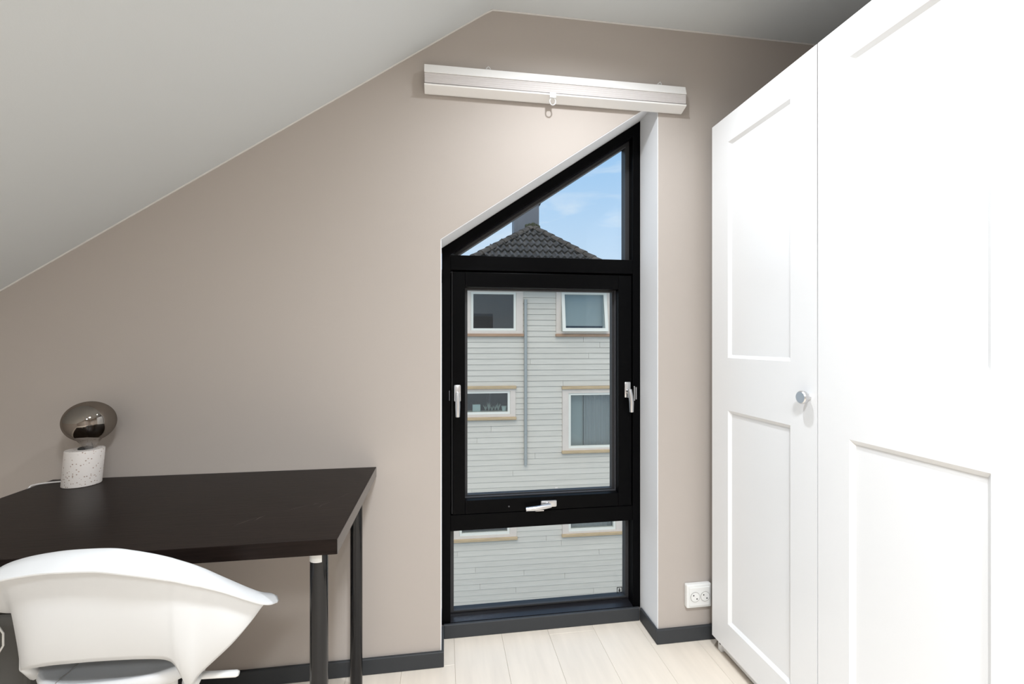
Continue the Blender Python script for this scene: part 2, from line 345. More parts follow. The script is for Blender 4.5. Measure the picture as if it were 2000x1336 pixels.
# lower pane
bead_rect(JA, JB, 0.066, 0.420, 0.014, 1.886, F1-0.004, win)
lab(obj('pane', box(JA+0.004, JB-0.004, g+0.002, g+0.006, 0.066, 0.420), 'glass', win), 'lower glass pane')
st = obj('glass_sticker', bmesh.new(), 'hole', win)
bm = bmesh.new(); x0, x1, z0, z1, yy = 0.745, 0.769, 0.084, 0.112, g+0.0005
for q in ((x0, x1, z0, z0+0.0030), (x0, x1, z1-0.0030, z1), (x0, x0+0.0030, z0, z1), (x1-0.0030, x1, z0, z1)): add_box(bm, q[0], q[1], yy-0.0006, yy, q[2], q[3])
add_box(bm, 0.7530, 0.7615, yy-0.0006, yy, 0.091, 0.101); add_box(bm, 0.7550, 0.7595, yy-0.0006, yy, 0.101, 0.1065)
bpy.data.objects.remove(st); lab(obj('glass_sticker', bm, 'hole', win), 'small square mark in the corner of the lower pane')
# opening sash
S0, S1 = 1.838, 1.915
sash = lab(obj('sash', box(0.031, 0.034, S0+0.015, S1, 0.486, 1.466), 'gasket', win), 'black opening sash with three chrome handles')
SX0, SX1, SZ0, SZ1 = 0.035, 0.788, 0.487, 1.461
GX0, GX1, GZ0, GZ1 = 0.084, 0.731, 0.541, 1.402
for (a, b_) in ((SX0, GX0), (GX1, SX1)): obj('stile', box(a, b_, S0, S1, SZ0, SZ1, bev=0.0015), 'black', sash)
obj('sash_rail', box(GX0+0.0005, GX1-0.0005, S0+0.0005, S1, GZ1, SZ1, bev=0.0012), 'black', sash)
obj('sash_rail', box(GX0+0.0005, GX1-0.0005, S0+0.0005, S1, SZ0, GZ0, bev=0.0012), 'black', sash)
bead_rect(GX0, GX1, GZ0, GZ1, 0.012, 1.884, S1-0.004, sash)
bm = bmesh.new(); add_box(bm, GX0+0.002, GX1, 1.872, 1.876, GZ0, GZ0+0.004); add_box(bm, GX1-0.004, GX1, 1.872, 1.876, GZ0+0.004, GZ1)
obj('spacer', bm, 'spacer', sash)
lab(obj('pane', box(GX0+0.003, GX1-0.003, g+0.001, g+0.005, GZ0+0.002, GZ1-0.002), 'glass', sash), 'large middle glass pane')
lab(obj('glass_sticker', box(0.469, 0.481, g-0.0002, g+0.0006, 0.5555, 0.5600), 'print', sash), 'tiny white sticker at the foot of the pane')
def handle(c, ax, sgn, parent):
    """espagnolette handle: rosette plate + neck + lever; ax 'z' lever hangs down, 'x' lever points left"""
    bm = bmesh.new(); cx, cy, cz = c
    if ax == 'z':
        add_box(bm, cx-0.014, cx+0.014, cy-0.010, cy, cz-0.034, cz+0.034, bev=0.005)
        add_tube(bm, [(cx, cy-0.008, cz-0.006), (cx, cy-0.030, cz-0.006)], 0.009, 14)
        add_tube(bm, [(cx+sgn*0.000, cy-0.030, cz+0.004), (cx+sgn*0.002, cy-0.034, cz-0.02), (cx+sgn*0.005, cy-0.036, cz-0.05), (cx+sgn*0.006, cy-0.034, cz-0.090)], [0.0085, 0.0095, 0.010, 0.0085], 14)
    else:
        add_box(bm, cx-0.034, cx+0.034, cy-0.010, cy, cz-0.014, cz+0.014, bev=0.005)
        add_tube(bm, [(cx-0.006, cy-0.008, cz), (cx-0.006, cy-0.030, cz)], 0.009, 14)
        add_tube(bm, [(cx+0.004, cy-0.030, cz), (cx-0.02, cy-0.034, cz-0.002), (cx-0.06, cy-0.036, cz-0.006), (cx-0.100, cy-0.034, cz-0.008)], [0.0085, 0.0095, 0.010, 0.0085], 14)
    return obj('handle', bm, 'chrome', parent, smooth=True, angle=40)
lab(handle((0.0535, S0, 0.975), 'z', 0, sash), 'chrome lever handle on the left stile')
lab(handle((0.768, S0, 0.978), 'z', 1, sash), 'chrome lever handle on the right stile')
lab(handle((0.427, S0, 0.514), 'x', 0, sash), 'chrome lever handle on the bottom rail')
obj('strike_plate', box(0.372, 0.408, F0-0.003, F0+0.003, 0.4830, 0.4865), 'chrome', sash)
for k in range(2): obj('hinge_leaf', box(0.7985+0.008*k, 0.8035+0.008*k, F0-0.004, F0+0.002, 0.93+0.006*k, 0.992-0.004*k, bev=0.001), 'chrome', win)
obj('hinge_leaf', box(0.020, 0.024, F0-0.003, F0+0.002, 0.945, 0.985, bev=0.001), 'spacer', win)
obj('latch_pin', tube([(0.262, S0-0.004, 0.510), (0.262, S0, 0.510)], 0.003, 8), 'spacer', sash)

# ================================================================== WARDROBE
WX = 1.02
wr = thing('wardrobe', 'white wardrobe with two panelled doors along the right wall', 'wardrobe', (1.33, 1.117, 0))
YN, YF = 0.617, 1.613
obj('side_panel', box(1.042, 1.61, YF-0.02, YF, 0.0, 2.0, bev=0.001, seg=1), 'white', wr)
obj('side_panel', box(1.042, 1.61, YN, YN+0.02, 0.0, 2.0, bev=0.001, seg=1), 'white', wr)
obj('top_panel', box(1.042, 1.61, YN+0.0202, YF-0.0202, 1.98, 1.999), 'white', wr)
obj('bottom_panel', box(1.042, 1.61, YN+0.0202, YF-0.0202, 0.06, 0.08), 'white', wr)
obj('back_panel', box(1.602, 1.61, YN+0.0202, YF-0.0202, 0.0802, 1.9798), 'white', wr)
obj('plinth', box(1.052, 1.068, YN+0.0202, YF-0.0202, 0.008, 0.0598), 'white', wr)
obj('screw_cap', tube([(1.0405, YF-0.014, 0.03), (1.0425, YF-0.014, 0.03)], 0.004, 8), 'spacer', wr)
def door(y0, y1, knob_y=None):
    """framed door: solid slab with two bevelled recessed panels facing -x"""
    z0, z1 = 0.055, 2.004; t_ = 0.02; st_ = 0.098; dp = 0.009; bw = 0.011
    bm = bmesh.new()
    panels = [(0.155, 0.932), (1.122, 1.906)]
    ys = [y0, y0+st_, y1-st_, y1]; zz = [z0, panels[0][0], panels[0][1], panels[1][0], panels[1][1], z1]
    V = {}
    def v(x_, y_, z_):
        k = (round(x_, 5), round(y_, 5), round(z_, 5))
        if k not in V: V[k] = bm.verts.new(k)
        return V[k]
    for i in range(3):
        for j in range(5):
            a, b_, c_, d = ys[i], ys[i+1], zz[j], zz[j+1]
            if i == 1 and j in (1, 3):
                O = [v(WX, a, c_), v(WX, b_, c_), v(WX, b_, d), v(WX, a, d)]
                I = [v(WX+dp, a+bw, c_+bw), v(WX+dp, b_-bw, c_+bw), v(WX+dp, b_-bw, d-bw), v(WX+dp, a+bw, d-bw)]
                bm.faces.new(I)
                for k in range(4): bm.faces.new((O[k], O[(k+1) % 4], I[(k+1) % 4], I[k]))
            else: bm.faces.new((v(WX, a, c_), v(WX, b_, c_), v(WX, b_, d), v(WX, a, d)))
    B = {}
    for i in range(3): bm.faces.new((v(WX, ys[i], z0), v(WX, ys[i+1], z0), v(WX+t_, ys[i+1], z0), v(WX+t_, ys[i], z0))); bm.faces.new((v(WX, ys[i], z1), v(WX, ys[i+1], z1), v(WX+t_, ys[i+1], z1), v(WX+t_, ys[i], z1)))
    for j in range(5): bm.faces.new((v(WX, y0, zz[j]), v(WX, y0, zz[j+1]), v(WX+t_, y0, zz[j+1]), v(WX+t_, y0, zz[j]))); bm.faces.new((v(WX, y1, zz[j]), v(WX, y1, zz[j+1]), v(WX+t_, y1, zz[j+1]), v(WX+t_, y1, zz[j])))
    bk = [v(WX+t_, q, z0) for q in ys] + [v(WX+t_, y1, q) for q in zz[1:-1]] + [v(WX+t_, q, z1) for q in ys[::-1]] + [v(WX+t_, y0, q) for q in zz[1:-1][::-1]]
    bm.faces.new(bk)
    d = obj('door', bm, 'white', wr)
    if knob_y:
        kb = bmesh.new()
        for (xa, xb, ra, rb) in ((WX, WX-0.004, 0.010, 0.009), (WX-0.004, WX-0.013, 0.009, 0.011)): add_tube(kb, [(xa, knob_y, 1.024), (xb, knob_y, 1.024)], [ra, rb], 20)
        add_tube(kb, [(WX-0.013, knob_y, 1.024), (WX-0.016, knob_y, 1.024), (WX-0.024, knob_y, 1.024), (WX-0.027, knob_y, 1.024)], [0.0165, 0.0185, 0.0185, 0.016], 28)
        lab(obj('knob', kb, 'chrome', d, smooth=True, angle=30), 'round chrome knob')
    return d
lab(door(1.1195, 1.617, 1.149), 'far panelled door with the knob')
lab(door(0.617, 1.1165), 'near panelled door')

# ================================================================== POWER OUTLET
po = thing('power_outlet', 'white double wall socket beside the wardrobe', 'power outlet', (0.992, W, 0.182))
obj('plate', box(0.940, 1.045, W-0.022, W, 0.136, 0.228, bev=0.005), 'plastic', po)
obj('face', box(0.950, 1.036, W-0.0255, W-0.0215, 0.146, 0.218, bev=0.0015), 'plastic', po)
for k, cxx in enumerate((0.972, 1.014)):
    bm = bmesh.new(); add_tube(bm, [(cxx, W-0.0275, 0.182), (cxx, W-0.025, 0.182)], 0.0195, 24)
    s_ = obj('socket', bm, 'seam', po)
    bm = bmesh.new(); add_tube(bm, [(cxx, W-0.0279, 0.182), (cxx, W-0.0270, 0.182)], 0.0178, 24)
    obj('socket_cup', bm, 'plastic', s_)
    for sgn in (-1, 1):
        bm = bmesh.new(); add_tube(bm, [(cxx+sgn*0.0068, W-0.0284, 0.182+sgn*-0.0068), (cxx+sgn*0.0068, W-0.0276, 0.182+sgn*-0.0068)], 0.0027, 10)
        obj('contact_hole', bm, 'hole', s_)

# ================================================================== PLEATED BLIND, RAISED
bl = thing('pleated_blind', 'white folded-up blind mounted on the wall above the window', 'blind', (0.428, 1.66, 2.085))
BX0, BX1 = -0.069, 0.925
obj('head_rail', prism([(1.679, 2.169), (1.643, 2.167), (1.634, 2.1345), (1.679, 2.1345)], 'x', BX0, BX1, bev=0.0008), 'blind', bl)
pts = []
for k in range(5):
    z_ = 2.134 - k*0.0078
    pts += [(1.6375, z_), (1.6366, z_-0.0039)]
pts += [(1.672, 2.095), (1.672, 2.134)]
obj('pleated_fabric', prism(pts, 'x', BX0+0.0015, BX1-0.0015), 'fabric', bl)
obj('bottom_rail', prism([(1.634, 2.0945), (1.636, 2.0895), (1.672, 2.0775), (1.677, 2.0775), (1.677, 2.0945)], 'x', BX0, BX1, bev=0.0008), 'blind', bl)
rg = bmesh.new(); cxx, cyy, czz = 0.397, 1.640, 2.068
add_tube(rg, [(cxx+0.011*math.cos(a), cyy, czz+0.013*math.sin(a)) for a in [2*PI*k/24 for k in range(25)]], 0.0022, 8)
add_box(rg, cxx-0.012, cxx+0.012, cyy-0.006, cyy-0.004, 2.080, 2.098, bev=0.0006, seg=1)
lab(obj('pull_ring', rg, 'clearp', bl, smooth=True, angle=40), 'clear plastic pull ring')
for hx in (0.160, 0.825):
    hb = bmesh.new(); add_tube(hb, [(hx-0.008, 1.660, 2.166), (hx-0.007, 1.655, 2.178), (hx, 1.652, 2.183), (hx+0.007, 1.655, 2.178), (hx+0.008, 1.660, 2.166)], 0.002, 8)
    add_box(hb, hx-0.010, hx+0.010, 1.664, 1.6805, 2.168, 2.182, bev=0.001, seg=1)
    lab(obj('bracket', hb, 'clearp', bl), 'clear plastic bracket')

# ================================================================== DESK
dk = thing('desk', 'black-brown desk with round steel legs below the sloping ceiling', 'desk', (-0.736, 1.36, 0))
top = obj('tabletop', box(-1.237, -0.2358, 1.062, 1.657, 0.706, 0.740, bev=0.0012), 'desk', dk)
obj('edge_band', box(-0.2357, -0.2350, 1.0625, 1.6565, 0.7065, 0.7395), 'edge', top)
def onTop(p0, p1, wd): # thin scratch on the top
    d = (Vector(p1)-Vector(p0)); n_ = Vector((-d.y, d.x)).normalized()*wd; a, b_ = Vector(p0), Vector(p1); m_ = (a+b_)/2 + n_*1.5
    bm = bmesh.new(); q = [bm.verts.new((*v_, 0.7402)) for v_ in (a, m_-n_*0.5, b_, m_+n_*0.5)]; bm.faces.new(q)
    return obj('scratch', bm, 'scratch', top)
for (p0, p1, wd) in (((-0.500, 1.170), (-0.462, 1.225), 0.0010), ((-0.462, 1.200), (-0.448, 1.235), 0.0015), ((-0.415, 1.255), (-0.352, 1.300), 0.0009), ((-0.352, 1.295), (-0.336, 1.306), 0.0014), ((-0.330, 1.270), (-0.322, 1.300), 0.0008), ((-0.300, 1.330), (-0.262, 1.400), 0.0006), ((-0.330, 1.285), (-0.305, 1.315), 0.0006)): onTop(p0, p1, wd)
for (lx, ly) in ((-0.288, 1.117), (-0.293, 1.600), (-1.182, 1.117), (-1.182, 1.600)):
    lg = obj('leg', tube([(lx, ly, 0.012), (lx, ly, 0.7025)], 0.0200, 28), 'leg', dk, smooth=True, angle=40)
    obj('leg_foot', tube([(lx, ly, 0.0), (lx, ly, 0.012)], [0.017, 0.0185], 20), 'leg', lg, smooth=True, angle=40)
    obj('mounting_plate', tube([(lx, ly, 0.7025), (lx, ly, 0.706)], 0.040, 24), 'leg', lg, smooth=True, angle=40)
    if ly < 1.3 and lx > -1:
        # white sticker wrapped around the top of the leg
        bm = bmesh.new(); A = []; B = []
        for k in range(13):
            a = math.radians(205 + k*8); A.append(bm.verts.new((lx+0.0206*math.cos(a), ly+0.0206*math.sin(a), 0.674))); B.append(bm.verts.new((lx+0.0206*math.cos(a), ly+0.0206*math.sin(a), 0.7028)))
        for k in range(12): bm.faces.new((A[k], A[k+1], B[k+1], B[k]))
        lab(obj('leg_sticker', bm, 'plastic', lg), 'white paper sticker')

# ================================================================== TABLE LAMP
lp = thing('table_lamp', 'terrazzo table lamp with a smoked globe bulb on the desk', 'lamp', (-1.110, 1.600, 0.740))
bx, by = -1.110, 1.592
obj('base', lathe([(0.0, 0.0), (0.046, 0.0), (0.0475, 0.0015), (0.0475, 0.1075), (0.0465, 0.109), (0.018, 0.109), (0.018, 0.100), (0.0, 0.100)], (bx, by, 0.740), 40, shear=(0.10, -0.02)), 'terrazzo', lp, smooth=True, angle=40)
hx, hy = bx+0.0107, by-0.002
obj('lamp_holder', lathe([(0.0, 0.0), (0.0172, 0.0), (0.0172, 0.012), (0.015, 0.014), (0.0, 0.014)], (hx, hy, 0.8405), 24), 'hole', lp, smooth=True, angle=40)
prof = [(0.0135, -0.012), (0.0145, -0.004), (0.018, 0.004)]
R = 0.0635
for k in range(1, 25):
    a = -PI/2 + 0.36 + (PI-0.36)*k/24; prof.append((max(R*1.03*math.cos(a), 0.0), 0.077 + R*0.98*math.sin(a)))
prof[-1] = (0.0, prof[-1][1])
prof = [(0.0, -0.012)] + prof
bulb = obj('bulb', lathe(prof, (hx+0.012, hy, 0.8565), 48), 'smoke', lp, smooth=True)
lab(bulb, 'smoked mirror glass globe bulb')
obj('glass_stem', lathe([(0.0, 0.0), (0.010, 0.0), (0.0075, 0.014), (0.005, 0.040), (0.004, 0.060), (0.0, 0.062)], (hx+0.012, hy, 0.848), 20), 'glass_stem', bulb, smooth=True, angle=50)
fb = bmesh.new()
for k in range(4):
    a = k*PI/2+0.4; add_tube(fb, [(hx+0.012+0.006*math.cos(a), hy+0.006*math.sin(a), 0.905), (hx+0.012+0.014*math.cos(a), hy+0.014*math.sin(a), 0.950)], 0.0014, 6)
obj('filament', fb, 'amber', bulb)
cp = spline([(bx-0.040, by+0.010, 0.748), (-1.185, 1.607, 0.7455), (-1.212, 1.606, 0.744), (-1.235, 1.592, 0.7435), (-1.2425, 1.580, 0.738), (-1.244, 1.574, 0.700), (-1.25, 1.580, 0.45), (-1.27, 1.60, 0.08), (-1.30, 1.62, 0.006), (-1.40, 1.63, 0.004)], 60)
lab(obj('power_cord', tube(cp, 0.0026, 8), 'cord', lp, smooth=True), 'white power cord')

# ================================================================== PATTERNED STORAGE BOX UNDER THE DESK
sb = thing('storage_box', 'charcoal grey box with white hexagon outlines, half hidden behind the chair', 'box', (-1.07, 1.39, 0))
obj('body', box(-1.225, -0.922, 1.168, 1.566, 0.0, 0.575, bev=0.008), 'fabric_dark', sb)
obj('lid', box(-1.229, -0.918, 1.164, 1.570, 0.5755, 0.605, bev=0.008), 'fabric_dark', sb)
hexm = None
for r_ in range(7):
    for c_ in range(4):
        px = -1.007 - 0.085*c_ + (0.0425 if r_ % 2 else 0); pz = 0.519 - 0.074*r_
        if px < -1.17 or px > -0.965 or pz < 0.05: continue
        hp = []
        for k in range(6):
            a0 = PI/6 + k*PI/3
            hp.append((px+0.045*math.cos(a0), 1.1672, pz+0.045*math.sin(a0)))
        hp2 = []
        for k in range(6):
            A = Vector(hp[k]); B = Vector(hp[(k+1) % 6]); hp2 += [A.lerp(B, 0.2), A.lerp(B, 0.8)]
        obj('hexagon_print', tube(hp2+[hp2[0], hp2[1]], 0.0022, 6), 'print', sb)

# ================================================================== SHELL CHAIR
ch = thing('shell_chair', 'white plastic swivel armchair with curved shell pushed up to the desk', 'chair', (-0.70, 1.30, 0))
Rp = [(-0.950, 1.118, 0.618), (-0.905, 1.055, 0.692), (-0.844, 1.011, 0.745), (-0.796, 0.998, 0.766), (-0.734, 0.987, 0.779), (-0.681, 0.977, 0.785), (-0.624, 0.970, 0.786), (-0.587, 0.968, 0.780), (-0.554, 0.971, 0.770),
      (-0.530, 0.977, 0.759), (-0.518, 0.981, 0.752), (-0.494, 0.991, 0.736), (-0.480, 0.999, 0.724), (-0.455, 1.014, 0.700), (-0.403, 1.057, 0.642), (-0.379, 1.086, 0.617)]
Ep = [(-0.952, 1.128, 0.606), (-0.930, 1.125, 0.602), (-0.886, 1.116, 0.594), (-0.893, 1.122, 0.515), (-0.892, 1.130, 0.440), (-0.820, 1.127, 0.428), (-0.745, 1.127, 0.426), (-0.672, 1.122, 0.426), (-0.612, 1.112, 0.426),
      (-0.578, 1.098, 0.428), (-0.557, 1.087, 0.430), (-0.540, 1.079, 0.438), (-0.520, 1.073, 0.466), (-0.454, 1.056, 0.530), (-0.419, 1.061, 0.570), (-0.397, 1.084, 0.600)]
nc, nr = 151, 18
RS = spline(Rp, nc); ES = spline(Ep, nc)
for _ in range(3): ES = [ES[0]] + [(ES[i-1]+ES[i]*2+ES[i+1])/4 for i in range(1, nc-1)] + [ES[-1]]
bm = bmesh.new(); grid = []
for i in range(nc):
    a, c_ = RS[i], ES[i]; ln = (c_-a).length; mid = a.lerp(c_, 0.5) + Vector((0.0, -0.10, -0.14))*ln
    ev = lambda t_: a*(1-t_)**2 + mid*2*t_*(1-t_) + c_*t_*t_
    # opening between backrest and seat: the column stops at the rounded upper edge of the slot
    ix = i/(nc-1)*15; q = abs((ix-6.78)/3.42); te = 1.0
    if q < 1:
        zhole = 0.43 + 0.094*(1-q**5)**0.5; lo_, hi_ = 0.0, 1.0
        for _ in range(30):
            md = (lo_+hi_)/2
            if ev(md).z > zhole: lo_ = md
            else: hi_ = md
        te = lo_
    col = [bm.verts.new(ev(te*j/(nr-1))) for j in range(nr)]
    grid.append(col)
for i in range(nc-1):
    for j in range(nr-1): bm.faces.new((grid[i][j], grid[i+1][j], grid[i+1][j+1], grid[i][j+1]))
body = obj('shell', bm, 'shell', ch, smooth=True)
sm = body.modifiers.new('thickness', 'SOLIDIFY'); sm.thickness = 0.005; sm.offset = 0
# outward-turned rim flange that runs over the back and along both arms
bm = bmesh.new(); rows = []
for i in range(nc):
    a = RS[i]; d = RS[min(i+7, nc-1)] - RS[max(i-7, 0)]; d.z = 0; d.normalize(); o_ = Vector((d.y, -d.x, 0)).normalized()
    s_ = abs(2*i/(nc-1)-1); wd = 0.040*(1-0.55*max(0, (s_-0.75)/0.25)**2); dr = 0.021*(1-0.5*s_**3)
    prof_ = [(-0.003, -0.006), (-0.002, -0.001), (0.002, 0.0005), (wd*0.45, -dr*0.36), (wd-0.002, -dr), (wd, -dr-0.002), (wd-0.001, -dr-0.005), (wd*0.45, -dr*0.36-0.006), (0.004, -0.009)]
    rows.append([bm.verts.new(a + o_*p[0] + Vector((0, 0, p[1]))) for p in prof_])
np_ = len(rows[0])
for i in range(nc-1):
    for k in range(np_): bm.faces.new((rows[i][k], rows[i][(k+1) % np_], rows[i+1][(k+1) % np_], rows[i+1][k]))
# rounded tips
for row, other in ((rows[0], rows[1]), (rows[-1], rows[-2])):
    e1 = [bm.verts.new(v_.co + (v_.co-other[k].co).normalized()*0.010 + (sum((q.co for q in row), Vector())/np_ - v_.co)*0.35) for k, v_ in enumerate(row)]
    for k in range(np_): bm.faces.new((row[k], row[(k+1) % np_], e1[(k+1) % np_], e1[k]))
    bm.faces.new(e1)
obj('rim_flange', bm, 'shell', ch, smooth=True, angle=60)
# seat pan: rounded dish
bm = bmesh.new(); rings = []
scx, scy = -0.716, 1.266
def sup(a, rx, ry, p=2.7):
    c_, s_ = math.cos(a), math.sin(a); q = (abs(c_)**p+abs(s_)**p)**(-1/p); return rx*q*c_*(1-0.17*(1+q*s_)), ry*q*s_
for (f_, z_) in ((0.0, 0.438), (0.35, 0.439), (0.65, 0.443), (0.85, 0.453), (0.95, 0.462), (0.985, 0.463), (1.0, 0.455), (0.985, 0.440), (0.93, 0.425), (0.75, 0.412), (0.4, 0.405), (0.0, 0.404)):
    if f_ == 0: rings.append([bm.verts.new((scx, scy, z_))]); continue
    rings.append([bm.verts.new((scx+sup(2*PI*k/48, 0.200, 0.194)[0]*f_, scy+sup(2*PI*k/48, 0.200, 0.194)[1]*f_, z_)) for k in range(48)])
for A, B in zip(rings, rings[1:]):
    for k in range(48):
        if len(A) == 1: bm.faces.new((A[0], B[k], B[(k+1) % 48]))
        elif len(B) == 1: bm.faces.new((A[k], A[(k+1) % 48], B[0]))
        else: bm.faces.new((A[k], A[(k+1) % 48], B[(k+1) % 48], B[k]))
seat = obj('seat', bm, 'shell', ch, smooth=True)
obj('seam', tube([(-0.806, 1.085, 0.4635), (-0.812, 1.105, 0.4605), (-0.820, 1.14, 0.450), (-0.828, 1.20, 0.4445)], 0.0012, 6), 'seam', seat)
# arm struts from shell sides down to the seat
obj('side_arm', tube([(-0.550, 1.082, 0.445), (-0.548, 1.10, 0.430), (-0.56, 1.14, 0.425)], [0.012, 0.014, 0.016], 12), 'shell', ch, smooth=True)
obj('side_arm', tube([(-0.897, 1.126, 0.515), (-0.900, 1.135, 0.475), (-0.895, 1.16, 0.445)], [0.006, 0.010, 0.016], 12), 'shell', ch, smooth=True)
obj('seat_plate', box(-0.80, -0.60, 1.19, 1.41, 0.385, 0.406, bev=0.004), 'plastic', ch)
lab(obj('lever', tube([(-0.62, 1.20, 0.398), (-0.575, 1.128, 0.426), (-0.55, 1.120, 0.428), (-0.468, 1.120, 0.424), (-0.463, 1.120, 0.4238)], [0.005, 0.0075, 0.0075, 0.0075, 0.005], 12), 'plastic', ch, smooth=True, angle=50), 'white height lever')
obj('gas_column', lathe([(0.0, 0.0), (0.026, 0.0), (0.026, 0.17), (0.014, 0.172), (0.014, 0.30), (0.0, 0.30)], (-0.70, 1.30, 0.085), 20), 'plastic', ch, smooth=True, angle=40)
for k in range(5):
    a = math.radians(18+72*k); ux, uy = math.cos(a), math.sin(a); rr = 0.185
    sl = obj('base_leg', tube([(-0.70+ux*0.018, 1.30+uy*0.018, 0.105), (-0.70+ux*0.10, 1.30+uy*0.10, 0.095), (-0.70+ux*rr, 1.30+uy*rr, 0.070)], [0.020, 0.017, 0.012], 12), 'plastic', ch, smooth=True, angle=50)
    qx, qy = -0.70+ux*rr, 1.30+uy*rr
    obj('caster', tube([(qx-uy*0.016, qy+ux*0.016, 0.026), (qx+uy*0.016, qy-ux*0.016, 0.026)], 0.026, 18), 'gasket', sl, smooth=True, angle=50)
    obj('caster_stem', tube([(qx, qy, 0.045), (qx, qy, 0.072)], 0.006, 8), 'spacer', sl)

# ================================================================== HOUSE ACROSS THE STREET
hs = thing('neighbour_house', 'pale clapboard house with grey tiled hip roof seen through the window', 'house', (0, 12.0, -8.0), math.radians(-1.7))
ZO = 8.0   # local z = world z + 8
HX0, HX1 = -3.2, 8.2
# windows: name -> opening s0,s1,z0,z1
wins = [  # s0, s1, z0, z1 of the opening, kind
    (0.70, 1.90, 1.48, 2.50, 'dark'), (3.12, 4.37, 1.46, 2.53, 'tilt'),
    (0.34, 1.74, -0.73, -0.12, 'deco'), (3.32, 4.70, -1.69, -0.20, 'curtain'),
    (0.40, 1.73, -3.91, -3.16, 'dark'), (3.32, 4.64, -3.93, -3.16, 'low')]
cas = [(0.52, 2.08, 1.40, 2.60), (2.98, 4.53, 1.40, 2.60), (0.20, 1.88, -0.80, -0.06), (3.15, 4.86, -1.74, -0.09), (0.23, 1.91, -3.98, -3.07), (3.15, 4.82, -3.98, -3.07)]
# backing wall with openings
xs = sorted({HX0, HX1, *[c[0] for c in wins], *[c[1] for c in wins]}); zsr = sorted({-8.0, 2.85, *[c[2] for c in wins], *[c[3] for c in wins]})
bm = bmesh.new()
for i in range(len(xs)-1):
    for j in range(len(zsr)-1):
        mxx, mz = (xs[i]+xs[i+1])/2, (zsr[j]+zsr[j+1])/2
        if any(c[0] < mxx < c[1] and c[2] < mz < c[3] for c in wins): continue
        add_box(bm, xs[i], xs[i+1], 0.03, 0.20, zsr[j]+ZO, zsr[j+1]+ZO)
add_box(bm, HX0, HX0+0.2, 0.2, 8.0, 0, 2.85+ZO); add_box(bm, HX1-0.2, HX1, 0.2, 8.0, 0, 2.85+ZO); add_box(bm, HX0, HX1, 7.8, 8.0, 0, 2.85+ZO)
add_box(bm, HX0+0.2, HX1-0.2, 0.2, 7.8, 2.75+ZO, 2.85+ZO)
wall_h = obj('facade_wall', bm, 'clad', hs, local=True)
# clapboards, each course cut where a window casing stands
bh = 0.148; z = -8.0; nb = 0
while z < 2.84:
    zt_ = min(z+bh, 2.85); cuts = sorted([(c[0], c[1]) for c in cas if c[2] < z+bh*0.5 < c[3]])
    segs = []; a = HX0
    for (c0, c1) in cuts: segs.append((a, c0)); a = c1
    segs.append((a, HX1))
    for (a, b_) in segs:
        js = [a]
        if b_-a > 4.5: js.append(random.uniform(a+1.5, b_-1.5))
        js.append(b_)
        for q in range(len(js)-1):
            bm = prism([(0.03, z+ZO), (-0.004, z+ZO+0.004), (0.000, z+ZO+0.012), (0.012, zt_+ZO-0.002), (0.03, zt_+ZO)], 'x', js[q]+0.003, js[q+1]-0.003)
            obj('board', bm, 'clad', wall_h, local=True); nb += 1
    z += bh
def hpart(name, m, parent, *b_, bev=0.0): 
    return obj(name, box(b_[0], b_[1], b_[2], b_[3], b_[4]+ZO, b_[5]+ZO, bev=bev, seg=1), m, parent, local=True)
def ring(name, m, parent, o_, i_, y0, y1):
    bm = bmesh.new()
    add_box(bm, o_[0], i_[0], y0, y1, o_[2]+ZO, o_[3]+ZO); add_box(bm, i_[1], o_[1], y0, y1, o_[2]+ZO, o_[3]+ZO)
    add_box(bm, i_[0], i_[1], y0, y1, o_[2]+ZO, i_[2]+ZO); add_box(bm, i_[0], i_[1], y0, y1, i_[3]+ZO, o_[3]+ZO)
    return obj(name, bm, m, parent, local=True)
